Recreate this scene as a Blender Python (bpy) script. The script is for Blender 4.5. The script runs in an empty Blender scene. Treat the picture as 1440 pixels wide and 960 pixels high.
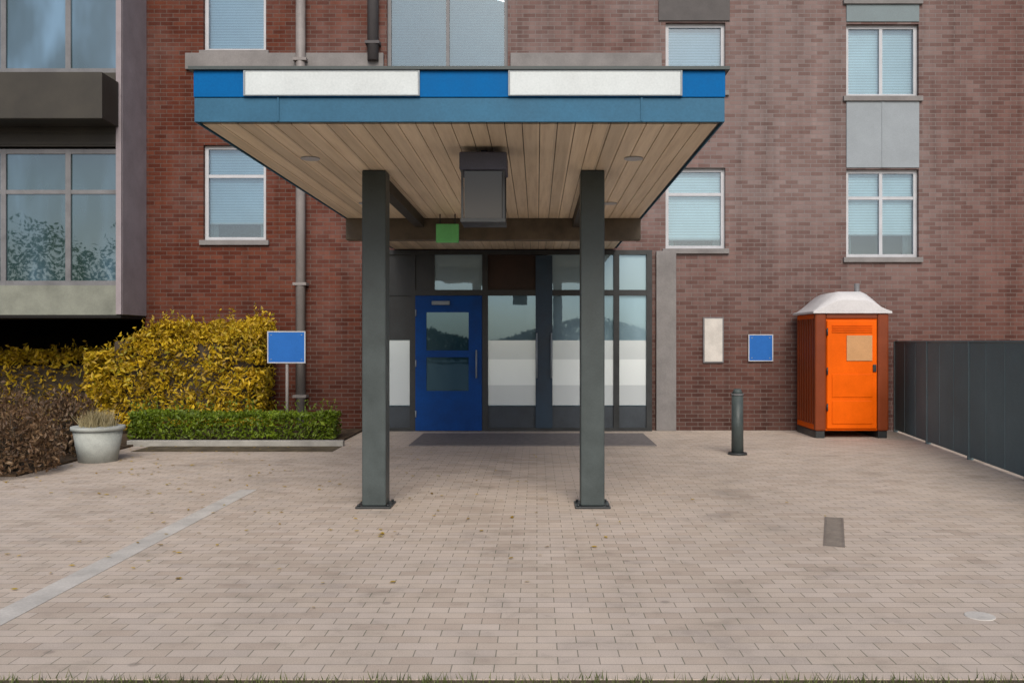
import bpy, bmesh, math, random
from mathutils import Vector, Matrix, noise
S=bpy.context.scene; C=S.collection
rnd=random.Random(7)
R=math.radians
# ------------------------------------------------------------------ node helpers
def newmat(name):
    m=bpy.data.materials.new(name); m.use_nodes=True
    nt=m.node_tree; return m,nt,nt.nodes['Principled BSDF']
def N(nt,t,**k):
    n=nt.nodes.new(t)
    for a,b in k.items():
        if a in n.inputs: n.inputs[a].default_value=b
        else: setattr(n,a,b)
    return n
def L(nt,a,b): nt.links.new(a,b)
def coords(nt): return N(nt,'ShaderNodeTexCoord').outputs['Object']
def noise_n(nt,vec,scale,detail=4,rough=.6):
    n=N(nt,'ShaderNodeTexNoise',Scale=scale,Detail=detail,Roughness=rough); L(nt,vec,n.inputs['Vector']); return n.outputs['Fac']
def ramp(nt,fac,stops):
    r=N(nt,'ShaderNodeValToRGB'); e=r.color_ramp.elements
    while len(e)<len(stops): e.new(.5)
    for i,(p,c) in enumerate(stops):
        e[i].position=p; e[i].color=(*c,1) if not isinstance(c,(int,float)) else (c,c,c,1)
    L(nt,fac,r.inputs['Fac']); return r.outputs['Color']
def mix(nt,fac,a,b,mode='MIX'):
    m=N(nt,'ShaderNodeMix',data_type='RGBA',blend_type=mode)
    for s,v in ((m.inputs[0],fac),(m.inputs[6],a),(m.inputs[7],b)):
        if hasattr(v,'links'): L(nt,v,s)
        elif isinstance(v,(int,float)): s.default_value=v
        else: s.default_value=(*v,1)
    return m.outputs[2]
def bump(nt,b,h,strength=.3,dist=.01):
    n=N(nt,'ShaderNodeBump',Strength=strength,Distance=dist); L(nt,h,n.inputs['Height']); L(nt,n.outputs[0],b.inputs['Normal'])
def worn(name,col,rough=.55,metal=0,var=.18,scale=3,grain=60,bmp=.05,spec=.28):
    m,nt,b=newmat(name); v=coords(nt); b.inputs['Specular IOR Level'].default_value=spec
    f=noise_n(nt,v,scale,6,.65); g=noise_n(nt,v,grain,3)
    dark=tuple(c*(1-var*1.6) for c in col); lite=tuple(min(1,c*(1+var)) for c in col)
    c=ramp(nt,f,[(.3,dark),(.7,lite)]); c=mix(nt,.25,c,ramp(nt,g,[(.3,.35),(.7,.65)]),'OVERLAY')
    L(nt,c,b.inputs['Base Color']); b.inputs['Metallic'].default_value=metal
    r=ramp(nt,f,[(.3,max(0,rough-.12)),(.7,min(1,rough+.12))]); L(nt,r,b.inputs['Roughness'])
    if bmp: bump(nt,b,g,bmp,.01)
    return m
def brick_mat():
    m,nt,b=newmat('brick'); o=coords(nt)
    s=N(nt,'ShaderNodeSeparateXYZ'); L(nt,o,s.inputs[0])
    a=N(nt,'ShaderNodeMath',operation='ADD'); L(nt,s.outputs[0],a.inputs[0]); L(nt,s.outputs[1],a.inputs[1])
    cb=N(nt,'ShaderNodeCombineXYZ'); L(nt,a.outputs[0],cb.inputs[0]); L(nt,s.outputs[2],cb.inputs[1])
    br=N(nt,'ShaderNodeTexBrick',Scale=1.0); br.inputs['Brick Width'].default_value=.225; br.inputs['Row Height'].default_value=.075
    br.inputs['Mortar Size'].default_value=.006; br.inputs['Mortar Smooth'].default_value=.2; br.inputs['Bias'].default_value=-.1
    br.inputs['Color1'].default_value=(.0,.0,.0,1); br.inputs['Color2'].default_value=(1,1,1,1); br.inputs['Mortar'].default_value=(.5,.5,.5,1)
    L(nt,cb.outputs[0],br.inputs['Vector'])
    warm=ramp(nt,br.outputs['Color'],[(0,(.074,.019,.011)),(.4,(.10,.029,.017)),(.75,(.122,.038,.022)),(1,(.095,.034,.025))])
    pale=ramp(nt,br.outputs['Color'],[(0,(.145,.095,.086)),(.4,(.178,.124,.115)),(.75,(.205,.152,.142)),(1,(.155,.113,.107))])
    # paler brick toward the right half of the front, patchy
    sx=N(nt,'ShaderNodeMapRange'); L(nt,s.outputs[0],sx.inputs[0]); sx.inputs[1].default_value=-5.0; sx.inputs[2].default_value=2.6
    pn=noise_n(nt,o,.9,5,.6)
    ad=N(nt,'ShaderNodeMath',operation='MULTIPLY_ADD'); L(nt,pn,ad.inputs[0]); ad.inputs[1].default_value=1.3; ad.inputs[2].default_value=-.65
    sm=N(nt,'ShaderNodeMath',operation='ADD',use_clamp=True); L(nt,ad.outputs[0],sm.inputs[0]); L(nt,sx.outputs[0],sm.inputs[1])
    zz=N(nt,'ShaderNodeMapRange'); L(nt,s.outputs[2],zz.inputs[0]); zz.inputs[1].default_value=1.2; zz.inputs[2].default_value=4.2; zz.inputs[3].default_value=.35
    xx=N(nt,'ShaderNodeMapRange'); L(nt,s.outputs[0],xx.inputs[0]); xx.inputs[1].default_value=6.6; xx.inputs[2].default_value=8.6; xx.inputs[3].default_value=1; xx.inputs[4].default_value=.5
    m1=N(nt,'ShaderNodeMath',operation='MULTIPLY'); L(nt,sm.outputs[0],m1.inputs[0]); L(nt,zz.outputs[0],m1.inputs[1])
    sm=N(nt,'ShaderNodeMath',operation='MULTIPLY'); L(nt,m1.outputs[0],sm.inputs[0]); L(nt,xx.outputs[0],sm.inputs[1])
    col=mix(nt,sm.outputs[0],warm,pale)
    # darker toward the foot of the wall
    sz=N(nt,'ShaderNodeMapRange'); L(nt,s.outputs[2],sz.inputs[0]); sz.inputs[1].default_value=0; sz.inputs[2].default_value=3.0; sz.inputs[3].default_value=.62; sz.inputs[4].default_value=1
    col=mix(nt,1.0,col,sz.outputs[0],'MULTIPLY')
    # vertical rain streaks
    mp=N(nt,'ShaderNodeMapping'); mp.inputs['Scale'].default_value=(2.2,2.2,.18); L(nt,o,mp.inputs[0])
    st=noise_n(nt,mp.outputs[0],1.5,5,.6)
    col=mix(nt,1.0,col,ramp(nt,st,[(.3,.66),(.5,.96),(.62,1.05),(.78,1.35)]),'MULTIPLY')
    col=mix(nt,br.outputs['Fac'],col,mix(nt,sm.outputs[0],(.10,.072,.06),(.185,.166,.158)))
    L(nt,col,b.inputs['Base Color']); b.inputs['Roughness'].default_value=.92; b.inputs['Specular IOR Level'].default_value=.15
    inv=N(nt,'ShaderNodeMath',operation='SUBTRACT'); inv.inputs[0].default_value=1; L(nt,br.outputs['Fac'],inv.inputs[1])
    bump(nt,b,inv.outputs[0],.55,.006)
    return m
def paver_mat():
    m,nt,b=newmat('pavers'); o=coords(nt)
    br=N(nt,'ShaderNodeTexBrick',Scale=1.0,offset=.5); br.inputs['Brick Width'].default_value=.21; br.inputs['Row Height'].default_value=.105
    br.inputs['Mortar Size'].default_value=.004; br.inputs['Mortar Smooth'].default_value=.6; br.inputs['Bias'].default_value=0
    br.inputs['Color1'].default_value=(0,0,0,1); br.inputs['Color2'].default_value=(1,1,1,1); br.inputs['Mortar'].default_value=(.5,.5,.5,1)
    L(nt,o,br.inputs['Vector'])
    col=ramp(nt,br.outputs['Color'],[(0,(.435,.355,.288)),(.35,(.49,.41,.335)),(.7,(.515,.435,.365)),(1,(.455,.385,.325))])
    big=noise_n(nt,o,.35,6,.65); mid=noise_n(nt,o,2.6,5,.7); fine=noise_n(nt,o,140,3,.7)
    col=mix(nt,1.0,col,ramp(nt,big,[(.28,.80),(.5,.98),(.72,1.08)]),'MULTIPLY')
    col=mix(nt,1.0,col,ramp(nt,mid,[(.25,.74),(.45,.98),(.75,1.07)]),'MULTIPLY')
    col=mix(nt,.35,col,ramp(nt,fine,[(.3,.25),(.7,.75)]),'OVERLAY')
    st=noise_n(nt,o,.8,7,.7); col=mix(nt,1.0,col,ramp(nt,st,[(.30,.70),(.42,.95),(.5,1.0)]),'MULTIPLY')
    vo=N(nt,'ShaderNodeTexVoronoi',Scale=1.7); L(nt,o,vo.inputs['Vector'])      # gum spots and drips
    col=mix(nt,ramp(nt,vo.outputs['Distance'],[(.035,.45),(.06,0)]),col,(.16,.13,.11))
    col=mix(nt,br.outputs['Fac'],col,ramp(nt,mid,[(.35,(.15,.15,.10)),(.6,(.23,.20,.165))]))
    L(nt,col,b.inputs['Base Color']); L(nt,ramp(nt,mid,[(.3,.72),(.7,.92)]),b.inputs['Roughness'])
    inv=N(nt,'ShaderNodeMath',operation='SUBTRACT'); inv.inputs[0].default_value=1; L(nt,br.outputs['Fac'],inv.inputs[1])
    ad=N(nt,'ShaderNodeMath',operation='MULTIPLY_ADD'); L(nt,fine,ad.inputs[0]); ad.inputs[1].default_value=.25; L(nt,inv.outputs[0],ad.inputs[2])
    bump(nt,b,ad.outputs[0],.35,.004)
    return m
def leaf_mat(name,stops):
    m,nt,b=newmat(name); g=N(nt,'ShaderNodeNewGeometry'); o=coords(nt)
    c=ramp(nt,g.outputs['Random Per Island'],stops)
    c=mix(nt,1.0,c,ramp(nt,noise_n(nt,o,2.2,3),[(.3,.62),(.7,1.2)]),'MULTIPLY')
    L(nt,c,b.inputs['Base Color']); b.inputs['Roughness'].default_value=.55
    tr=N(nt,'ShaderNodeBsdfTranslucent'); L(nt,c,tr.inputs[0]); ms=N(nt,'ShaderNodeMixShader'); ms.inputs[0].default_value=.3
    L(nt,b.outputs[0],ms.inputs[1]); L(nt,tr.outputs[0],ms.inputs[2]); L(nt,ms.outputs[0],nt.nodes['Material Output'].inputs[0])
    return m
def plank_mat():
    m,nt,b=newmat('soffit_boards'); o=coords(nt)
    s=N(nt,'ShaderNodeSeparateXYZ'); L(nt,o,s.inputs[0])
    mp=N(nt,'ShaderNodeMapping'); mp.inputs['Scale'].default_value=(14,.7,14); L(nt,o,mp.inputs[0])
    gr=noise_n(nt,mp.outputs[0],1.6,6,.65)
    fl=N(nt,'ShaderNodeMath',operation='MULTIPLY'); L(nt,s.outputs[0],fl.inputs[0]); fl.inputs[1].default_value=1/.135
    f2=N(nt,'ShaderNodeMath',operation='FLOOR'); L(nt,fl.outputs[0],f2.inputs[0])
    wn=N(nt,'ShaderNodeTexWhiteNoise',noise_dimensions='1D'); L(nt,f2.outputs[0],wn.inputs['W'])
    col=ramp(nt,gr,[(.25,(.58,.46,.32)),(.55,(.74,.61,.44)),(.8,(.80,.68,.51))])
    col=mix(nt,1.0,col,ramp(nt,wn.outputs['Value'],[(0,.8),(1,1.1)]),'MULTIPLY')
    L(nt,col,b.inputs['Base Color']); b.inputs['Roughness'].default_value=.5; bump(nt,b,gr,.1,.004)
    return m
def pane_mat(name,stops,refl=.25,scale=.6,tint=(.78,.91,1),rg=.015):
    m,nt,b=newmat(name); o=coords(nt)
    mp=N(nt,'ShaderNodeMapping'); mp.inputs['Scale'].default_value=(1,1,.35); L(nt,o,mp.inputs[0])
    c=ramp(nt,noise_n(nt,mp.outputs[0],scale,3,.5),stops)
    d=N(nt,'ShaderNodeBsdfDiffuse'); L(nt,c,d.inputs[0])
    g=N(nt,'ShaderNodeBsdfGlossy'); g.inputs['Roughness'].default_value=rg; g.inputs[0].default_value=(*tint,1)
    bp=N(nt,'ShaderNodeBump',Strength=.05,Distance=.02); L(nt,noise_n(nt,o,1.4,2),bp.inputs['Height']); L(nt,bp.outputs[0],g.inputs['Normal'])
    ms=N(nt,'ShaderNodeMixShader'); ms.inputs[0].default_value=refl; L(nt,d.outputs[0],ms.inputs[1]); L(nt,g.outputs[0],ms.inputs[2])
    L(nt,ms.outputs[0],nt.nodes['Material Output'].inputs[0]); return m
def blind_mat(name,col):
    m,nt,b=newmat(name); o=coords(nt)
    wv=N(nt,'ShaderNodeTexWave',Scale=6.3,Distortion=0,bands_direction='Z'); L(nt,o,wv.inputs['Vector'])
    f=noise_n(nt,o,.8,3)
    c=mix(nt,1.0,col,ramp(nt,wv.outputs['Fac'],[(0,.62),(.25,.95),(1,1.05)]),'MULTIPLY'); c=mix(nt,1.0,c,ramp(nt,f,[(.3,.82),(.7,1.1)]),'MULTIPLY')
    L(nt,c,b.inputs['Base Color']); b.inputs['Roughness'].default_value=.8; return m
def clear_glass():
    m,nt,b=newmat('clear_glass')
    t=N(nt,'ShaderNodeBsdfTransparent'); t.inputs[0].default_value=(.74,.82,.84,1)
    g=N(nt,'ShaderNodeBsdfGlossy'); g.inputs['Roughness'].default_value=.01
    lw=N(nt,'ShaderNodeFresnel',IOR=1.5); ad=N(nt,'ShaderNodeMath',operation='ADD',use_clamp=True); L(nt,lw.outputs[0],ad.inputs[0]); ad.inputs[1].default_value=.05; g.inputs[0].default_value=(.84,.93,1,1)
    ms=N(nt,'ShaderNodeMixShader'); L(nt,ad.outputs[0],ms.inputs[0]); L(nt,t.outputs[0],ms.inputs[1]); L(nt,g.outputs[0],ms.inputs[2])
    L(nt,ms.outputs[0],nt.nodes['Material Output'].inputs[0]); return m
M=dict(
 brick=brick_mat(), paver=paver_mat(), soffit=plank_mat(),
 blue=worn('fascia_blue',(.001,.105,.31),.55,0,.10,2,spec=.06), bluegrey=worn('fascia_trim',(.040,.125,.205),.5,.0,.10,2,spec=.1),
 white=worn('white_panel',(.53,.57,.57),.5,0,.07,2.5), kick=worn('kick_paint',(.045,.055,.065),.5,0,.15,3), transom=pane_mat('transom_glass',[(.3,(.20,.26,.27)),(.7,(.28,.37,.40))],.12,.6,(.5,.76,1)), steel=worn('painted_steel',(.058,.072,.071),.5,.0,.16,3),
 darksteel=worn('dark_frame',(.03,.033,.034),.4,0,.2,4), slate=worn('dark_cladding',(.042,.038,.031),.65,0,.25,1.2),
 stone=worn('stone',(.19,.18,.175),.85,0,.16,2,40,.2), palestone=worn('pale_stone',(.50,.475,.435),.85,0,.14,3,60,.2),
 baysill=worn('bay_sill_panel',(.19,.20,.165),.75,0,.2,2), framew=worn('window_frame_white',(.42,.43,.45),.5,0,.08,4),
 greyframe=worn('grey_frame',(.15,.15,.155),.5,0,.15,4), panelgrey=worn('grey_spandrel',(.235,.265,.285),.5,0,.08,1.5),
 pane=pane_mat('pane_blind',[(.3,(.13,.21,.29)),(.7,(.20,.29,.38))],.25), panemid=pane_mat('pane_mid',[(.3,(.09,.14,.17)),(.7,(.15,.21,.24))],.2), door=pane_mat('door_glass',[(.35,(.10,.16,.19)),(.65,(.21,.31,.36))],.14,.9,(.45,.72,1)), panepale=pane_mat('pane_pale_blind',[(.3,(.25,.37,.42)),(.7,(.33,.47,.53))],.2),
 panedoor=pane_mat('pane_navy_door',[(.35,(.015,.04,.055)),(.65,(.05,.09,.10))],.10,.9,(.4,.7,1)), panebay=pane_mat('pane_bay',[(.35,(.02,.04,.036)),(.5,(.04,.075,.09)),(.65,(.11,.20,.28))],.13,1.1),
 glass=clear_glass(), blindblue=blind_mat('blind_blue',(.44,.55,.66)), blindpale=blind_mat('blind_pale',(.88,.93,.95)), blinddim=blind_mat('blind_dim',(.10,.20,.26)), curtain=worn('curtain',(.30,.33,.34),.9,0,.12,4), reflband=pane_mat('reflection_band',[(.3,(.62,.65,.65)),(.7,(.74,.78,.78))],.45,.9,(.80,.93,1),.22),
 reflbanddim=pane_mat('reflection_dim',[(.3,(.38,.41,.42)),(.7,(.47,.50,.51))],.33,.9,(.80,.93,1),.22),  # both band tones paint a bright reflection into the lower glass
 navy=worn('navy_paint',(.004,.05,.21),.5,0,.15,3,spec=.12), timber=worn('dark_timber',(.035,.018,.011),.55,0,.3,3),
 orange=worn('orange_plastic',(.68,.10,.0),.5,0,.10,2,spec=.1), orangeshade=worn('orange_shaded',(.17,.032,.006),.5,0,.12,2), peach=worn('faded_plate',(.46,.25,.11),.5,0,.08,4),
 roofwhite=worn('roof_plastic',(.52,.51,.51),.5,0,.06,3), anthracite=worn('anthracite_sheet',(.135,.178,.186),.85,.0,.10,1.0,spec=.1), signblue=worn('sign_blue',(.02,.115,.38),.5,0,.05,5,spec=.1),
 exitgreen=worn('exit_green',(.16,.58,.20),.4,0,.08,5), mulch=worn('mulch',(.075,.05,.03),.95,0,.45,9,70,.6), soil=worn('soil',(.10,.08,.05),.95,0,.35,5,60,.5),
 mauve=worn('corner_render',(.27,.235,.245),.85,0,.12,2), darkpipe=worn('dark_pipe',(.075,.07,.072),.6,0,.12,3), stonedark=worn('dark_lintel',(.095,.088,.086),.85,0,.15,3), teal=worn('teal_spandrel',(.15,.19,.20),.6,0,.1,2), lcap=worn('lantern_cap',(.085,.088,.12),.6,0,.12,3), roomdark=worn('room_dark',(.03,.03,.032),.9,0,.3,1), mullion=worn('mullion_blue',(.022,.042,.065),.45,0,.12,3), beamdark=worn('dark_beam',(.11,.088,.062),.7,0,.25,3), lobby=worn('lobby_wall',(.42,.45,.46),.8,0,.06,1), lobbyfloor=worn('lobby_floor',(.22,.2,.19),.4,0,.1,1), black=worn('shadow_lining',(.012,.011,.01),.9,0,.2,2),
 concrete=worn('concrete',(.34,.36,.335),.9,0,.16,4,70,.3), grate=worn('cast_iron',(.20,.175,.15),.6,0,.2,8), mat=worn('entrance_mat',(.17,.155,.15),.95,0,.2,10,120,.4),
 pipe=worn('downpipe_paint',(.22,.20,.19),.5,0,.12,3), asphalt=worn('asphalt',(.06,.06,.058),.9,0,.15,2,120,.3),
 curb=worn('kerb_stone',(.30,.29,.26),.9,0,.15,5,80,.3),
 gold=leaf_mat('golden_leaves',[(0,(.22,.13,.006)),(.3,(.46,.295,.008)),(.7,(.62,.42,.012)),(.9,(.50,.37,.014)),(1,(.30,.27,.016))]),
 green=leaf_mat('green_leaves',[(0,(.07,.11,.004)),(.5,(.13,.20,.006)),(1,(.20,.27,.01))]),
 brown=leaf_mat('brown_leaves',[(0,(.07,.035,.015)),(.5,(.15,.085,.04)),(1,(.23,.15,.08))]),
 tree=leaf_mat('tree_leaves',[(0,(.03,.045,.015)),(.5,(.06,.085,.03)),(1,(.10,.12,.04))]), twig=worn('twig',(.06,.045,.03),.9,0,.3,6),
 grass=leaf_mat('grass_blades',[(0,(.06,.085,.02)),(.5,(.12,.15,.04)),(1,(.20,.21,.08))]),
)
# ------------------------------------------------------------------ mesh helpers
class MB:
    def __init__(s): s.bm=bmesh.new()
    def box(s,a,b,bev=0):
        vs=[s.bm.verts.new((x,y,z)) for x in (a[0],b[0]) for y in (a[1],b[1]) for z in (a[2],b[2])]
        fs=[(0,1,3,2),(4,6,7,5),(0,4,5,1),(2,3,7,6),(0,2,6,4),(1,5,7,3)]
        F=[s.bm.faces.new([vs[i] for i in f]) for f in fs]
        if bev:
            ed=list({e for f in F for e in f.edges})
            bmesh.ops.bevel(s.bm,geom=ed,offset=bev,segments=2,affect='EDGES',profile=.5)
        return s
    def cyl(s,p0,p1,r0,r1=None,n=14):
        r1=r0 if r1 is None else r1
        p0=Vector(p0);p1=Vector(p1);d=(p1-p0).normalized()
        u=d.orthogonal().normalized();v=d.cross(u)
        A=[s.bm.verts.new(p0+(u*math.cos(2*math.pi*i/n)+v*math.sin(2*math.pi*i/n))*r0) for i in range(n)]
        B=[s.bm.verts.new(p1+(u*math.cos(2*math.pi*i/n)+v*math.sin(2*math.pi*i/n))*r1) for i in range(n)]
        for i in range(n):
            j=(i+1)%n; f=s.bm.faces.new((A[i],A[j],B[j],B[i])); f.smooth=True
        s.bm.faces.new(A[::-1]); s.bm.faces.new(B); return s
    def quad(s,*p):
        s.bm.faces.new([s.bm.verts.new(q) for q in p]); return s
    def leaf(s,p,size,up=.0):
        n=Vector((rnd.gauss(0,1),rnd.gauss(0,1),rnd.gauss(0,1)+up)).normalized()
        u=n.orthogonal().normalized(); u=Matrix.Rotation(rnd.uniform(0,6.28),3,n)@u; v=n.cross(u)
        p=Vector(p); a=size*rnd.uniform(.7,1.3)
        s.quad(p-u*a,p+v*a*.42+n*a*.12,p+u*a,p-v*a*.42+n*a*.12)
    def build(s,name,m,parent=None,**p):
        bmesh.ops.recalc_face_normals(s.bm,faces=s.bm.faces)
        me=bpy.data.meshes.new(name); s.bm.to_mesh(me); s.bm.free(); me.materials.append(m)
        o=bpy.data.objects.new(name,me); C.objects.link(o)
        if parent is not None: o.parent=parent
        for k,v in p.items(): o[k]=v
        return o
def thing(name,label,cat,group=None):
    o=bpy.data.objects.new(name,None); C.objects.link(o); o['label']=label; o['category']=cat
    if group: o['group']=group
    return o
def setting(mb,name,m): return mb.build(name,m,kind='structure')
F=1250.0; VX=755; EYE=1.6
def X(px,Y): return (px-VX)/F*Y
def Z(py,Y): return EYE+(480-py)/F*Y
WY=16.0
# ------------------------------------------------------------------ ground
setting(MB().box((-250,-250,-.3),(250,250,-.012)),'ground',M['asphalt'])
setting(MB().box((-40,4.22,-.3),(40,WY+.3,0)),'pavement',M['paver'])
setting(MB().box((-3.2,4.224,-.01),(-3.02,9.6,.004)),'paving_strip',M['palestone'])
g=MB()
for _ in range(14000):
    x=rnd.uniform(-4.5,4.5); y=rnd.uniform(3.1,4.23); h=rnd.uniform(.02,.05); a=rnd.uniform(0,6.28); w=.004
    dx,dy=math.cos(a)*w,math.sin(a)*w; lx,ly=rnd.gauss(0,.015),rnd.gauss(0,.015)
    g.bm.faces.new([g.bm.verts.new(q) for q in ((x-dx,y-dy,-.01),(x+dx,y+dy,-.01),(x+lx,y+ly,h))])
g.build('verge_grass',M['grass'],kind='stuff',label='short grass on the verge along the bottom edge',category='grass')
setting(MB().box((-40,2.0,-.2),(40,4.216,-.004)),'verge_soil',M['soil'])
# ------------------------------------------------------------------ brick building
B=thing('brick_building','red brick building with pale right half, glazed entrance and dark projecting bay','building')
x0,x1,zt=-16.0,16.0,10.5
wins=[] # x0,x1,z0,z1,pane,frame,cols,rows
def wrect(a,b,c,d): return (X(a,WY),X(b,WY),Z(d,WY),Z(c,WY))
wins.append((*wrect(286,374,204,338),'blindblue','framew',1,2))
wins.append((*wrect(286,374,-90,72),'blindblue','framew',1,2))
wins.append((*wrect(544,714,-80,100),'blinddim','greyframe',2,2))
wins.append((*wrect(936,1020,236,350),'blindpale','framew',1,2))
wins.append((*wrect(936,1020,32,128),'blindblue','framew',1,1))
wins.append((*wrect(1190,1292,34,136),'blindpale','framew',2,1))
wins.append((*wrect(1190,1292,238,362),'blindpale','framew',2,2))
wins.append((*wrect(1190,1292,-110,0),'blindpale','framew',2,1))
panel=wrect(1190,1292,138,236)
DOOR=(X(510,15.8),X(918,15.8),0.0,3.24)
UND=(-14.5,-7.05,0.0,2.05)
holes=[w[:4] for w in wins]+[DOOR,UND]
xs=sorted({x0,x1,*[h[0] for h in holes],*[h[1] for h in holes]}); zs=sorted({0,zt,*[h[2] for h in holes],*[h[3] for h in holes]})
w=MB()
for i in range(len(xs)-1):
    for j in range(len(zs)-1):
        cx=(xs[i]+xs[i+1])/2; cz=(zs[j]+zs[j+1])/2
        if any(h[0]<cx<h[1] and h[2]<cz<h[3] for h in holes): continue
        w.quad((xs[i],WY,zs[j]),(xs[i+1],WY,zs[j]),(xs[i+1],WY,zs[j+1]),(xs[i],WY,zs[j+1]))
for h in holes:
    d=.16
    w.quad((h[0],WY,h[2]),(h[0],WY+d,h[2]),(h[0],WY+d,h[3]),(h[0],WY,h[3]))
    w.quad((h[1],WY,h[2]),(h[1],WY+d,h[2]),(h[1],WY+d,h[3]),(h[1],WY,h[3]))
    w.quad((h[0],WY,h[3]),(h[1],WY,h[3]),(h[1],WY+d,h[3]),(h[0],WY+d,h[3]))
    if h[2]>.1: w.quad((h[0],WY,h[2]),(h[1],WY,h[2]),(h[1],WY+d,h[2]),(h[0],WY+d,h[2]))
w.quad((x0,WY,0),(x0,WY+9,0),(x0,WY+9,zt),(x0,WY,zt)); w.quad((x1,WY,0),(x1,WY+9,0),(x1,WY+9,zt),(x1,WY,zt))
w.quad((x0,WY+9,0),(x1,WY+9,0),(x1,WY+9,zt),(x0,WY+9,zt))
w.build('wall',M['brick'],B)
MB().box((x0-.05,WY-.05,zt),(x1+.05,WY+9.05,zt+.15)).build('roof',M['stone'],B)
def window(a,b,c,d,pn,fr,cols,rows,name='window'):
    y=WY+.08; t=.065
    f=MB(); f.box((a,y,c),(a+t,y+.07,d)); f.box((b-t,y,c),(b,y+.07,d)); f.box((a+t,y,c),(b-t,y+.07,c+t)); f.box((a+t,y,d-t),(b-t,y+.07,d))
    for k in range(1,cols):
        q=a+(b-a)*k/cols; f.box((q-.03,y+.004,c+t),(q+.03,y+.066,d-t))
    for k in range(1,rows):
        q=c+(d-c)*(.68 if rows==2 else k/rows); f.box((a+t,y+.008,q-.028),(b-t,y+.062,q+.028))
    fo=f.build(name,M[fr],B)
    MB().box((a+.02,y+.03,c+.02),(b-.02,y+.045,d-.02)).build('pane',M['glass'],fo)
    drop=drops.pop(0); zb=d-(d-c)*drop
    MB().box((a+.03,y+.115,zb),(b-.03,y+.122,d)).build('blind',M[pn],fo); MB().box((a+.03,y+.105,zb-.03),(b-.03,y+.132,zb-.001)).build('blind_rail',M['framew'],fo)
    if drop<.95:
        for sg in (0,1):
            cu=MB()
            for k in range(5):
                xx=(a+.04+k*.03) if sg==0 else (b-.04-k*.03); cu.cyl((xx,y+.2+(k%2)*.01,c-.02),(xx,y+.2+(k%2)*.01,d),.022,n=8)
            cu.build('curtain',M['curtain'],fo)
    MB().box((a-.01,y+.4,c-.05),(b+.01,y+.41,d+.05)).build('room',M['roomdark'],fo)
    MB().box((a-.06,WY-.06,c-.09),(b+.06,WY+.1,c+.002),.008).build('sill',M['stone'],fo)
    return fo
drops=[.80,.97,1,.86,1,1,.72,1]
for q in wins: window(*q)
# light grey spandrel panel joining the tall windows
sp=MB(); sp.box((panel[0],WY-.02,panel[2]),(panel[1],WY-.002,panel[3])); sp.box(((panel[0]+panel[1])/2-.02,WY-.03,panel[2]),((panel[0]+panel[1])/2+.02,WY-.021,panel[3])); sp.build('spandrel_panel',M['panelgrey'],B)
# string course
for a,b in ((X(262,WY),X(540,WY)),(X(718,WY),X(930,WY))): MB().box((a,WY-.07,Z(99,WY)),(b,WY-.002,Z(76,WY)),.01).build('string_course',M['stone'],B)
# drainpipe with brackets
dp=MB(); px=X(425,WY)
dp.cyl((px,WY-.11,.05),(px,WY-.11,10.3),.085)
for z in (.6,2.6,4.6,6.6,8.6): dp.box((px-.12,WY-.2,z),(px+.12,WY-.002,z+.05))
dp.build('drainpipe',M['pipe'],B)
dp=MB(); px=X(526,WY); dp.cyl((px,WY-.1,Z(88,WY)),(px,WY-.1,10.3),.1)
for z in (6.9,8.6): dp.box((px-.13,WY-.2,z),(px+.13,WY-.002,z+.05))
dp.build('drainpipe',M['darkpipe'],B)
MB().box((X(926,WY),WY-.03,Z(30,WY)),(X(1026,WY),WY-.002,Z(-4,WY)),.008).build('lintel',M['stonedark'],B)
MB().box((panel[0],WY-.02,Z(31,WY)),(panel[1],WY-.002,Z(3,WY))).build('spandrel_panel',M['teal'],B)
# pilaster beside the entrance
MB().box((X(922,WY),WY-.09,0),(X(950,WY),WY-.002,3.22),.01).build('pilaster',M['stone'],B)
# ------------------------------------------------------------------ dark bay on the left (over an added black recess for shade)
by=15.06; bx0,bx1=-14.0,-7.05
bb=MB(); bb.box((bx0,by,4.9),(bx1,WY-.003,6.15)); bb.box((bx0,by,9.0),(bx1,WY-.003,10.0)); 
for k in range(6): bb.box((bx0,by-.012,4.93+k*.2),(bx1-.09,by-.001,5.10+k*.2))
bb.build('bay_cladding',M['slate'],B)
MB().box((bx0,14.45,5.22),(bx1-.02,by-.033,5.98),.012).build('bay_hood',M['slate'],B)
MB().box((bx1-.07,by-.03,2.06),(bx1+.02,by+.012,10.0)).build('corner_strip',M['mauve'],B)
MB().box((bx1+.002,by+.014,2.06),(bx1+.024,WY-.004,10.0)).build('side_panel',M['mauve'],B)
MB().box((bx0,by,2.05),(bx1,WY-.003,2.55)).build('bay_sill_panel',M['baysill'],B)
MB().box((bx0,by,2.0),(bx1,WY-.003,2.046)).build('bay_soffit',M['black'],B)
for z0,z1 in ((2.55,4.86),(6.15,9.0)):
    f=MB(); t=.09
    for x in (bx0,-12.3,-10.7,-9.1,-8.0,bx1-t): f.box((x,by+.02,z0),(x+t,by+.1,z1))
    f.box((bx0+t,by+.022,z0),(bx1-t,by+.098,z0+.08)); f.box((bx0+t,by+.022,z1-.08),(bx1-t,by+.098,z1)); f.box((bx0+t,by+.026,z0+1.55),(bx1-t,by+.094,z0+1.62))
    f.box((bx1-t,WY-.12,z0),(bx1,WY-.003,z1)); f.box((bx1-.06,by+.1,z0),(bx1-.004,WY-.12,z0+.08)); f.box((bx1-.06,by+.1,z1-.08),(bx1-.004,WY-.12,z1))
    fo=f.build('bay_window',M['greyframe'],B)
    p=MB(); p.box((bx0+.02,by+.05,z0+.01),(bx1-.03,by+.065,z1-.01)); p.box((bx1-.045,by+.07,z0+.01),(bx1-.03,WY-.02,z1-.01)); p.build('pane',M['panebay'],fo)
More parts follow.
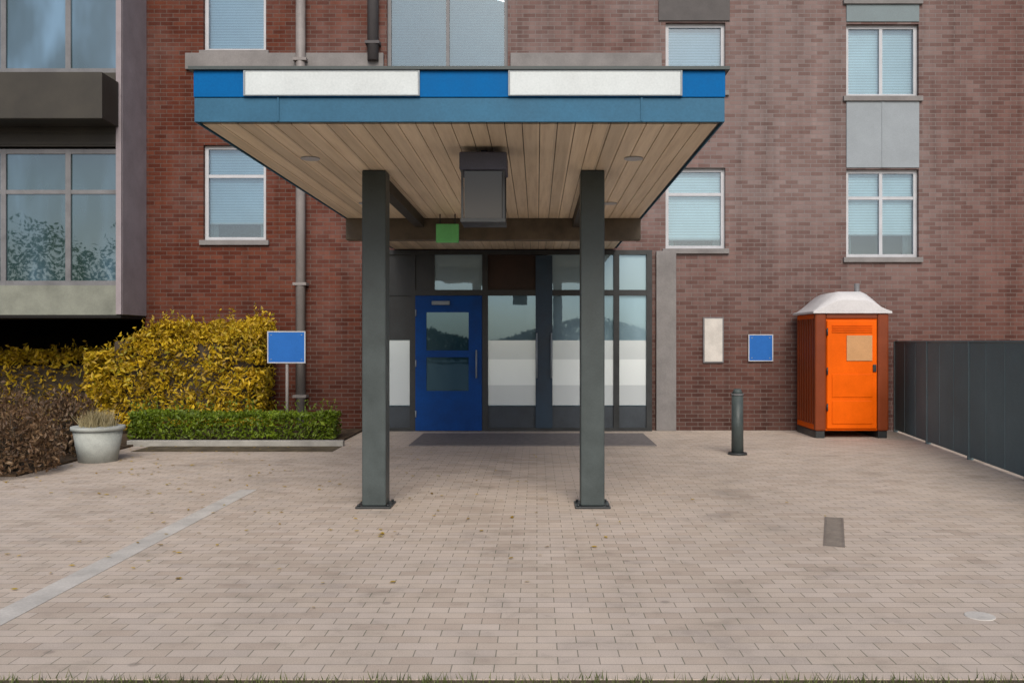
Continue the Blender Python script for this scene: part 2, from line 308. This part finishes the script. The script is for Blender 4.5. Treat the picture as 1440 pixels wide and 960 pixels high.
u=MB(); u.box((-14.5,22,0),(-7.05,22.1,2.05)); u.box((-14.6,WY+.17,0),(-14.5,22,2.05)); u.box((-7.05,WY+.17,0),(-6.95,22,2.05)); u.box((-14.5,WY+.17,2.051),(-7.05,22,2.15)); u.build('shade_recess',M['black'],B)  # recess added and lined black to deepen the shade below the bay
# ------------------------------------------------------------------ entrance screen (part of the building)
ey=15.86; dx0,dx1=DOOR[0]+.004,DOOR[1]-.004; top=3.23
def ex(p): return X(p,ey)
fr=MB(); t=.05
posts=[dx0+t, ex(580), ex(682), ex(765), ex(867), dx1-t]
for x in posts: fr.box((x-t,ey,0),(x+t,ey+.14,top))
def bays(): 
    for a,b in zip(posts[:-1],posts[1:]): yield a+t,b-t
zt2=2.42
for a,b in bays():
    fr.box((a,ey+.004,zt2),(b,ey+.136,zt2+.1)); fr.box((a,ey+.004,top-.08),(b,ey+.136,top)); fr.box((a,ey+.004,0),(b,ey+.136,.06))
fr.build('entrance_frame',M['darksteel'],B)
bl=list(bays())
for i,(a,b) in enumerate(bl):
    if i in (2,):
        MB().box((a,ey+.05,zt2+.1),(b,ey+.08,top-.08)).build('transom_panel',M['timber'],B)
    elif i==0: MB().box((a,ey+.05,zt2+.1),(b,ey+.08,top-.08)).build('transom_panel',M['darksteel'],B)
    else: MB().box((a,ey+.06,zt2+.1),(b,ey+.072,top-.08)).build('transom_glass',M['transom'],B)
    if i==1: continue
    gl=MB().box((a,ey+.06,.45),(b,ey+.072,zt2)).build('side_glass',M['door'],B)
    MB().box((a,ey+.05,.06),(b,ey+.09,.44)).build('kick_panel',M['kick'],B)
    for (z0,z1,mm) in ((.46,.82,'reflbanddim'),(.82,1.28,'reflband'),(1.28,1.62,'reflbanddim')):
        MB().box((a+.004,ey+.052,z0),(b-.004,ey+.058,z1)).build('reflection_band',M[mm if i!=0 else 'reflbanddim'],gl)  # pale bands stand in for the pavement reflected in the glass
for xh in (ex(765),):
    h=MB()
    for s in (-.13,.13):
        h.cyl((xh+s,ey-.06,.95),(xh+s,ey-.06,1.75),.016); h.cyl((xh+s,ey-.06,1.05),(xh+s,ey+.05,1.05),.012); h.cyl((xh+s,ey-.06,1.65),(xh+s,ey+.05,1.65),.012)
    h.build('door_handle',M['panelgrey'],B)
MB().box((ex(765)-.15,ey-.02,.06),(ex(765)+.15,ey-.003,top-.1)).build('centre_mullion',M['mullion'],B)
MB().box((bl[1][0],ey+.03,zt2+.1),(bl[1][0]+.34,ey+.055,top-.08)).build('transom_panel',M['darksteel'],B)
MB().box((bl[0][0],ey+.03,1.63),(bl[0][1],ey+.05,zt2)).build('side_panel',M['darksteel'],B)
# navy door
a,b=bl[1]; yd=ey-.02
d=MB(); d.box((a+.004,yd,.012),(a+.20,yd+.06,zt2-.006)); d.box((b-.24,yd,.012),(b-.004,yd+.06,zt2-.006)); d.box((a+.20,yd,.012),(b-.24,yd+.06,.72)); d.box((a+.20,yd,1.32),(b-.24,yd+.06,1.44)); d.box((a+.20,yd,2.12),(b-.24,yd+.06,zt2-.006))
door=d.build('door',M['navy'],B); door['label']='navy blue door with two dark glass panes'
p=MB(); p.box((a+.20,yd+.02,.72),(b-.24,yd+.035,1.32)); p.box((a+.20,yd+.02,1.44),(b-.24,yd+.035,2.12)); p.build('pane',M['panedoor'],door)
for z in (.25,1.15,2.05): MB().cyl((a+.012,yd-.008,z),(a+.012,yd-.008,z+.12),.012,n=10).build('hinge',M['panelgrey'],door)
MB().box((a+.3,yd-.05,2.25),(a+.62,yd-.001,2.32),.008).build('closer',M['panelgrey'],door)
h=MB(); h.cyl((b-.1,yd-.05,.95),(b-.1,yd-.05,1.45),.015); h.cyl((b-.1,yd-.05,1.0),(b-.1,yd+.01,1.0),.011); h.cyl((b-.1,yd-.05,1.4),(b-.1,yd+.01,1.4),.011); h.build('handle',M['panelgrey'],door)
lb=MB(); lb.box((dx0,20,0),(dx1,20.1,3.2)); lb.box((dx0-.1,WY+.17,0),(dx0,20,3.2)); lb.box((dx1,WY+.17,0),(dx1+.1,20,3.2)); lb.box((dx0,WY+.17,3.2),(dx1,20,3.3)); lb.build('lobby',M['lobby'],B)
MB().box((dx0,WY+.02,-.05),(dx1,20,.006)).build('lobby_floor',M['lobbyfloor'],B)
MB().box((ex(600),13.6,.0),(ex(900),15.4,.014),.004).build('doormat',M['mat'],None,label='grey-brown flat doormat in front of the glazed entrance',category='doormat')
# ------------------------------------------------------------------ canopy
cx0,cx1,cy0=X(272,6.7),X(1020,6.7),6.7; zs_=3.25
K=thing('entrance_canopy','flat entrance canopy with blue fascia and timber underside on two steel posts','canopy')
so=MB(); nb=int((cx1-cx0-.1)/.135)
for k in range(nb+1):
    a=cx0+.05+k*.135; b=min(a+.128,cx1-.05)
    if b>a: so.box((a,cy0+.06,zs_),(b,WY-.1,zs_+.02))
so.build('soffit',M['soffit'],K)
MB().box((cx0+.02,cy0+.03,zs_+.021),(cx1-.02,WY-.1,zs_+.33)).build('slab',M['darksteel'],K)
fa=MB(); fa.box((cx0,cy0,3.44),(cx1,cy0+.028,3.64),.004); fa.box((cx0,cy0+.03,3.44),(cx0+.018,WY-.12,3.64)); fa.box((cx1-.018,cy0+.03,3.44),(cx1,WY-.12,3.64)); fa.build('fascia',M['blue'],K)
fb=MB(); fb.box((cx0+.003,cy0+.008,3.255),(cx1-.003,cy0+.029,3.437),.004); fb.box((cx0+.004,cy0+.032,3.255),(cx0+.016,WY-.12,3.437)); fb.box((cx1-.016,cy0+.032,3.255),(cx1-.004,WY-.12,3.437)); fb.build('fascia_trim',M['bluegrey'],K)
for sx in (-1.95,.79,): MB().box((sx-.006,cy0-.004,3.26),(sx+.006,cy0-.0005,3.44)).build('joint_cover',M['bluegrey'],K)
MB().box((cx0-.03,cy0-.03,3.641),(cx1+.03,WY-.1,3.665)).build('roof_edge',M['steel'],K)
for a,b in ((345,588),(717,957)):
    sp_=MB().box((X(a,6.69),cy0-.018,3.452),(X(b,6.69),cy0-.002,3.63),.004).build('sign_panel',M['white'],K)
    fq=MB(); pa,pb=X(a,6.69),X(b,6.69)
    fq.box((pa-.012,cy0-.022,3.446),(pa,cy0-.001,3.636)); fq.box((pb,cy0-.022,3.446),(pb+.012,cy0-.001,3.636)); fq.box((pa,cy0-.022,3.446),(pb,cy0-.001,3.4515)); fq.box((pa,cy0-.022,3.6305),(pb,cy0-.001,3.636))
    fq.build('panel_frame',M['panelgrey'],sp_)
for px in (527,833):
    xx=X(px,8.6); q=MB(); q.box((xx-.115,8.55,.02),(xx+.115,8.78,zs_-.002),.012); 
    po=q.build('post',M['steel'],K)
    q=MB(); q.box((xx-.17,8.495,0),(xx+.17,8.835,.02),.004)
    for sx in (-.14,.14):
        for sy in (8.525,8.805): q.cyl((xx+sx,sy,.02),(xx+sx,sy,.04),.014,n=8)
    q.build('base_plate',M['darksteel'],po)
for px in (527,833):
    xx=X(px,8.6); MB().box((xx-.06,8.8,3.13),(xx+.06,11.897,zs_-.002)).build('beam',M['slate'],K)
MB().box((cx0+.03,11.9,2.96),(cx1-.03,12.08,zs_-.002),.006).build('cross_beam',M['beamdark'],K)
# recessed lights in soffit (unlit)
for yy in (8.0,10.6,14.0):
    for xx in (cx0+.55,cx1-.55): MB().cyl((xx,yy,zs_-.012),(xx,yy,zs_-.001),.085,n=20).build('downlight',M['framew'],K)
# lantern
T=thing('hanging_lantern','dark square lantern hanging under the canopy between the posts','lantern')
lx=X(680,7.6); ly=7.7
q=MB(); q.box((lx-.2,ly-.2,3.05),(lx+.2,ly+.2,3.20),.01); q.cyl((lx,ly,3.2),(lx,ly,zs_-.001),.03); q.build('cap',M['lcap'],T)
q=MB()
for sx in (-.185,.165):
    for sy in (-.185,.165): q.box((lx+sx,ly+sy,2.64),(lx+sx+.02,ly+sy+.02,3.05))
q.box((lx-.19,ly-.19,2.61),(lx+.19,ly+.19,2.64)); q.build('cage',M['darksteel'],T)
MB().box((lx-.16,ly-.16,2.645),(lx+.16,ly+.16,3.045)).build('glass',pane_mat('lantern_glass',[(.3,(.05,.043,.036)),(.7,(.075,.064,.052))],.02),T)
# exit sign
T=thing('exit_sign','small green emergency exit sign hanging under the canopy left of the lantern','exit sign')
a,b=X(613,11.5),X(645,11.5)
MB().box((a,11.5,2.88),(b,11.56,3.12),.006).build('sign_box',M['exitgreen'],T)
for x in (a+.05,b-.05): MB().cyl((x,11.53,3.12),(x,11.53,zs_),.008).build('hanger',M['darksteel'],T)
# ------------------------------------------------------------------ signs
def post_sign(name,label,x,y,w,h,zc,post=True):
    T=thing(name,label,'sign')
    MB().box((x-w/2,y-.012,zc-h/2),(x+w/2,y,zc+h/2),.004).build('face',M['signblue'],T)
    q=MB()
    for s in (-1,1): q.box((x+s*(w/2+.004)-.008,y-.016,zc-h/2-.012),(x+s*(w/2+.004)+.008,y+.002,zc+h/2+.012))
    for s in (-1,1): q.box((x-w/2+.006,y-.016,zc+s*(h/2+.004)-.008),(x+w/2-.006,y+.002,zc+s*(h/2+.004)+.008))
    q.build('border',M['framew'],T)
    for sx in (-1,1):
        for sz in (-1,1): MB().cyl((x+sx*(w/2-.05),y-.018,zc+sz*(h/2-.05)),(x+sx*(w/2-.05),y-.012,zc+sz*(h/2-.05)),.009,n=10).build('bolt',M['panelgrey'],T)
    if post: MB().cyl((x,y+.03,0),(x,y+.03,zc+h/2-.02),.025).build('post',M['pipe'],T)
post_sign('blue_sign','blue rectangular sign on a thin post beside the golden hedge',X(403,14.6),14.6,.60,.50,Z(488,14.6))
post_sign('blue_sign','small blue sign on the brick wall left of the orange toilet cabin',X(1071,15.9),WY-.03,.42,.46,Z(489,15.9),False)
T=thing('notice_board','pale narrow notice plate on the brick wall right of the entrance','notice board')
a,b,c,d=X(989,15.95),X(1018,15.95),Z(510,15.95),Z(446,15.95)
MB().box((a,WY-.04,c),(b,WY-.002,d),.004).build('frame',M['greyframe'],T); MB().box((a+.025,WY-.046,c+.025),(b-.025,WY-.0405,d-.025)).build('face',M['palestone'],T)
# bollard
T=thing('bollard','short dark grey bollard standing between the entrance and the orange cabin','bollard')
bx=X(1037,12.6)
q=MB(); q.cyl((bx,12.6,0),(bx,12.6,.84),.085,.08,18); q.cyl((bx,12.6,.86),(bx,12.6,.93),.08,.045,18); q.build('body',M['steel'],T)
MB().cyl((bx,12.6,.84),(bx,12.6,.86),.088,.088,18).build('band',M['greyframe'],T); MB().cyl((bx,12.6,0),(bx,12.6,.03),.14,.13,18).build('base',M['darksteel'],T)
# ------------------------------------------------------------------ orange portable toilet
T=thing('portable_toilet','bright orange portable toilet cabin with white domed roof by the brick wall','portable toilet')
tx0,tx1,ty0,ty1=X(1146,14.7),X(1250,14.7),14.7,15.82
q=MB(); q.box((tx0+.03,ty0+.03,.12),(tx1-.03,ty1,2.06),.02)
q.build('cabin',M['orange'],T)
q=MB()
for k in range(7):
    y=ty0+.14+k*.14; q.box((tx0+.005,y,.22),(tx0+.031,y+.06,1.98),.008)
q.build('side_ribs',M['orangeshade'],T)  # shaded side of the cabin painted in as darker orange
q=MB()
for x in (tx0,tx1-.19): q.box((x,ty0-.01,.12),(x+.19,ty0+.09,2.08),.03)
q.box((tx0+.19,ty0,1.98),(tx1-.19,ty0+.05,2.08),.01); q.build('corner_posts',M['orangeshade'],T)  # cabin edges darkened in colour to stand for shade
dr=MB(); dr.box((tx0+.2,ty0-.005,.16),(tx1-.2,ty0+.028,1.95),.01)
for z0,z1 in ((.24,.62),(.68,1.06)): dr.box((tx0+.28,ty0-.018,z0),(tx1-.28,ty0-.0055,z1),.006)
dr=dr.build('door',M['orange'],T)
MB().box((tx0+.52,ty0-.02,1.28),(tx1-.28,ty0-.0055,1.70),.004).build('plate',M['peach'],dr)
q=MB(); q.box((tx1-.27,ty0-.03,1.0+.1),(tx1-.215,ty0-.0055,1.22),.006); q.build('latch',M['darksteel'],dr)
for x in (tx0+.02,tx1-.17): MB().box((x,ty0+.02,0),(x+.15,ty1-.02,.12),.01).build('skid',M['darksteel'],T)
for z in (.45,1.05,1.7): MB().cyl((tx0+.2,ty0-.012,z),(tx0+.2,ty0-.012,z+.12),.014,n=10).build('hinge',M['darksteel'],T)
vq=MB()
for k in range(5): vq.box((tx0+.28,ty0-.02,1.86-k*.028),(tx1-.28,ty0-.0055,1.874-k*.028))
vq.build('vent_slots',M['orange'],dr)
# vaulted white roof
q=MB(); nseg=14; prof=[]
for k in range(nseg+1):
    tt=k/nseg; prof.append((tx0-.03+(tx1-tx0+.06)*tt, 2.10+.33*min(1,math.sin(math.pi*tt)*1.15)**1.25))
yv=[ty0-.04,ty0+.12,ty1-.12,ty1+.02]; sc_=[.55,1,1,.55]
rows=[[q.bm.verts.new((x,y,2.10+(z-2.10)*s)) for x,z in prof] for y,s in zip(yv,sc_)]
for r0,r1 in zip(rows[:-1],rows[1:]):
    for k in range(nseg): f=q.bm.faces.new((r0[k],r0[k+1],r1[k+1],r1[k])); f.smooth=True
q.bm.faces.new(rows[0]); q.bm.faces.new(rows[-1][::-1])
q.box((tx0-.04,ty0-.045,2.062),(tx1+.04,ty1+.025,2.099),.008); q.build('roof',M['roofwhite'],T)
MB().cyl((tx1-.18,ty1-.15,2.1),(tx1-.18,ty1-.15,2.62),.045).build('vent_pipe',M['greyframe'],T)
# ------------------------------------------------------------------ anthracite fence
T=thing('panel_fence','smooth anthracite sheet metal fence receding along the right edge','fence')
A=Vector((6.36,15.75,0)); D=Vector((5.15,6.5,0)); dirv=(D-A).normalized(); ln=(D-A).length; nrm=Vector((-dirv.y,dirv.x,0)); 
n=5; step=ln/n
def obox(mb,s0,s1,w0,w1,z0,z1,bev=.004):
    k=MB(); k.box((s0,w0,z0),(s1,w1,z1),bev)
    mt=Matrix(((dirv.x,nrm.x,0,A.x),(dirv.y,nrm.y,0,A.y),(0,0,1,0),(0,0,0,1))); k.bm.transform(mt)
    me=bpy.data.meshes.new('t'); k.bm.to_mesh(me); k.bm.free(); mb.bm.from_mesh(me); bpy.data.meshes.remove(me)
for i in range(n):
    q=MB(); obox(q,i*step+.03,(i+1)*step-.03,-.02,.02,.04,1.585)
    for k in (1,2): 
        xx=i*step+step*k/3; obox(q,xx-.012,xx+.012,-.026,.026,.05,1.575,.003)
    q.build('sheet_panel',M['anthracite'],T)
for i in range(n+1):
    q=MB(); obox(q,i*step-.028,i*step+.028,-.035,.035,0,1.6); q.build('fence_post',M['anthracite'],T)
q=MB(); obox(q,.03,ln-.03,-.03,.03,1.587,1.612); q.build('top_rail',M['anthracite'],T)
# ------------------------------------------------------------------ planting
def fbox(mb,a,b,n,size,bulge=.12,up=.3,slope=1.0):
    a=Vector(a);b=Vector(b)
    for _ in range(n):
        u=[rnd.random() for _ in range(3)]; shoot=rnd.random()<.012
        ax=rnd.choice((0,1,1,2,2)); 
        dpt=abs(rnd.gauss(0,.12))
        if ax==1: u[1]=min(1,dpt)
        elif ax==2: u[2]=max(0,1-dpt*.8)
        else: u[0]=rnd.choice((min(1,dpt*.4),max(0,1-dpt*.4)))
        p=Vector((a[i]+(b[i]-a[i])*u[i] for i in range(3)))
        nz=noise.noise(p*1.3)*bulge*1.4+noise.noise(p*4)*bulge*.6
        k=.35+.65*u[2]
        p+=Vector((nz*.5,-nz*k,nz*k if u[2]>.6 else 0))
        p.z=a.z+(p.z-a.z)*(slope+(1-slope)*min(1,u[0]*2.6))
        if noise.noise(p*3.1+Vector((9,0,0)))<-.22 and rnd.random()<.75: p.y+=.10
        if shoot and u[2]>.7:
            for k in range(7): mb.leaf(p+Vector((rnd.gauss(0,.015),rnd.gauss(0,.01)-k*.003,k*.035)),size*.8,up)
        mb.leaf(p,size*rnd.choice((.6,.8,1,1,1.3)),up)
def hedge(name,label,cat,a,b,n,size,m,core,bulge=.12,slope=1.0):
    T=thing(name,label,cat)
    q=MB(); q.box((a[0]+.15+(1-slope)*.9,a[1]+.2,0),(b[0]-.15,b[1]-.08,b[2]-.25),.05); q.build('stems',core,T)
    q=MB(); fbox(q,(a[0],a[1],a[2]),b,n,size,bulge,.3,slope); q.build('foliage',m,T); return T
hedge('golden_hedge','golden yellow leafy hedge at the right corner of the dark bay','hedge',(X(128,15.2),14.95,.1),(X(372,15.2),15.85,1.86),17000,.05,M['gold'],M['twig'],.16,.72)
hedge('shaded_hedge','dim brownish hedge in the shadow below the dark bay','hedge',(-13.9,16.6,.1),(X(150,16.4),17.2,1.4),7000,.055,M['gold'],M['twig'],.14)
hedge('low_hedge','low bright green hedge along the foot of the golden hedge','hedge',(X(190,14.3),14.05,.06),(X(474,14.3),14.6,.47),8000,.035,M['green'],M['twig'],.06)
setting(MB().box((-10.5,13.6,-.02),(X(476,13.9),WY-.01,.035)),'planting_bed',M['mulch'])
setting(MB().box((X(170,12.6),12.9,-.02),(X(476,13.3),13.545,.006)),'gravel_margin',M['soil'])
setting(MB().box((-10.5,10.5,-.02),(X(92,11.6),13.597,.03)),'planting_bed',M['mulch'])
setting(MB().box((X(180,13.6)-.0,13.55,-.02),(X(476,13.6)+.08,13.67,.09),.01),'bed_edging',M['curb'])
# dry brown shrubs at the left edge
def shrub(label,x,y,r,h,n):
    T=thing('dry_shrub',label,'shrub')
    q=MB()
    for _ in range(26):
        a=rnd.uniform(0,6.28); q.cyl((x+math.cos(a)*.08,y+math.sin(a)*.08,0),(x+math.cos(a)*r*rnd.uniform(.4,.9),y+math.sin(a)*r*rnd.uniform(.4,.9),h*rnd.uniform(.6,1)),.01,.004,5)
    q.build('stems',M['twig'],T)
    q=MB()
    for _ in range(n):
        d=Vector((rnd.gauss(0,1),rnd.gauss(0,1),abs(rnd.gauss(0,1)))).normalized(); k=rnd.uniform(.45,1)**.5*(1+.25*noise.noise(d*2.5+Vector((x,y,0))))
        q.leaf((x+d.x*r*k,y+d.y*r*k,.05+d.z*(h-.05)*k),.035,.2)
    q.build('foliage',M['brown'],T)
shrub('brown dry shrub at the bottom left edge, nearest of the bed',X(5,10.7),10.75,.62,.85,3000)
shrub('brown dry shrub directly behind the pale stone planter on the left',X(85,12.4),12.5,.6,.9,2600)
shrub('brown dry shrub farthest left, against the golden hedge',X(-10,13.4),13.3,.8,1.0,2600)
# concrete planter
T=thing('planter','pale concrete tub planter with dry grass at the corner of the bed','planter')
px=X(138,11.9); q=MB()
q.cyl((px,11.9,0),(px,11.9,.42),.24,.31,24); q.cyl((px,11.9,.42),(px,11.9,.47),.335,.335,24); q.build('tub',M['concrete'],T)
q=MB()
for _ in range(420):
    a=rnd.uniform(0,6.28); r=rnd.uniform(0,.24); x=px+math.cos(a)*r; y=11.9+math.sin(a)*r; h=rnd.uniform(.1,.26); dx=rnd.gauss(0,.06); dy=rnd.gauss(0,.06)
    q.bm.faces.new([q.bm.verts.new(v) for v in ((x-.006,y,.46),(x+.006,y,.46),(x+dx,y+dy,.46+h))])
q.build('dry_grass',leaf_mat('dry_grass',[(0,(.25,.2,.09)),(1,(.42,.36,.2))]),T)
# drain, cover
T=thing('drain_grate','narrow dark slot drain grate set in the paving right of centre','drain')
dq=bpy.data.objects['drain_grate']; dq.location=(X(1173,7.5),7.5,0); dq.rotation_euler=(0,0,-math.atan2(X(1173,7.5),7.5))
q=MB(); q.box((-.08,-.6,-.01),(-.06,.6,.006)); q.box((.06,-.6,-.01),(.08,.6,.006)); q.box((-.06,-.6,-.01),(.06,-.58,.006)); q.box((-.06,.58,-.01),(.06,.6,.006))
for k in range(29): q.box((-.06,-.575+k*.04,-.01),(.06,-.553+k*.04,.005))
q.build('bars',M['grate'],T); MB().box((-.06,-.58,-.012),(.06,.58,.0015)).build('channel',M['grate'],T)
MB().cyl((X(1378,5.18),5.18,-.02),(X(1378,5.18),5.18,.005),.085,.083,20).build('utility_cover',M['palestone'],None,label='small pale round utility cover in the paving at lower right',category='utility cover')
# fallen leaves
q=MB()
for _ in range(420):
    x=rnd.gauss(-4.5,2.6); y=rnd.uniform(5,14.5) if x>-4 else rnd.uniform(9,14)
    p=Vector((x,y,.012)); a=rnd.uniform(0,6.28); s=rnd.uniform(.018,.034); u=Vector((math.cos(a),math.sin(a),rnd.uniform(-.15,.15)))*s; v=Vector((-math.sin(a),math.cos(a),rnd.uniform(-.15,.15)))*s*.6
    if v.z<0: v.z=-v.z
    q.quad(p-u*1,p+v,p+u,p-v*.8)
q.build('fallen_leaves',M['gold'],kind='stuff',label='scattered fallen yellow leaves on the paving',category='leaves')
# unseen trees added behind the camera, shaped for reflections in the glass
q=MB()
for _ in range(60000):
    x=rnd.uniform(-75,60); top=2.6+1.6*noise.noise(Vector((x*.12,0,0))) + (7+3*noise.noise(Vector((x*.25,5,0))) if x<-25 else 0)
    q.leaf((x,-38+rnd.uniform(-3,3),rnd.uniform(.2,max(1,top))**1.0),.2)
q.build('reflection_trees',M['tree'],kind='stuff',label='unseen belt of trees added behind the camera for reflections in the glass',category='trees')
# ------------------------------------------------------------------ camera and light
cam=bpy.data.cameras.new('camera'); co=bpy.data.objects.new('camera',cam); C.objects.link(co); co.location=(0,0,EYE); co.rotation_euler=(math.pi/2,0,0)
cam.lens=36*F/1440; cam.shift_x=-(VX-720)/1440; cam.clip_end=2000; cam.clip_start=.05; S.camera=co
ELEV,AZ=37,176   # azimuth measured clockwise from +Y
wd=bpy.data.worlds.new('World'); S.world=wd; wd.use_nodes=True; nt=wd.node_tree
sk=nt.nodes.new('ShaderNodeTexSky'); sk.sky_type='NISHITA'; sk.sun_disc=False; sk.sun_elevation=R(ELEV); sk.sun_rotation=R(AZ); sk.dust_density=2.2; sk.air_density=.7; sk.ozone_density=.6
nt.links.new(sk.outputs[0],nt.nodes['Background'].inputs[0]); nt.nodes['Background'].inputs[1].default_value=.15
l=bpy.data.lights.new('sun','SUN'); l.energy=2.75; l.angle=R(34); l.color=(1,.945,.865); lo=bpy.data.objects.new('sun',l); C.objects.link(lo)
sd=Vector((math.sin(R(AZ))*math.cos(R(ELEV)),math.cos(R(AZ))*math.cos(R(ELEV)),math.sin(R(ELEV))))
lo.rotation_euler=(-sd).to_track_quat('-Z','Y').to_euler()
S.view_settings.view_transform='Standard'; S.view_settings.look='None'; S.view_settings.exposure=0
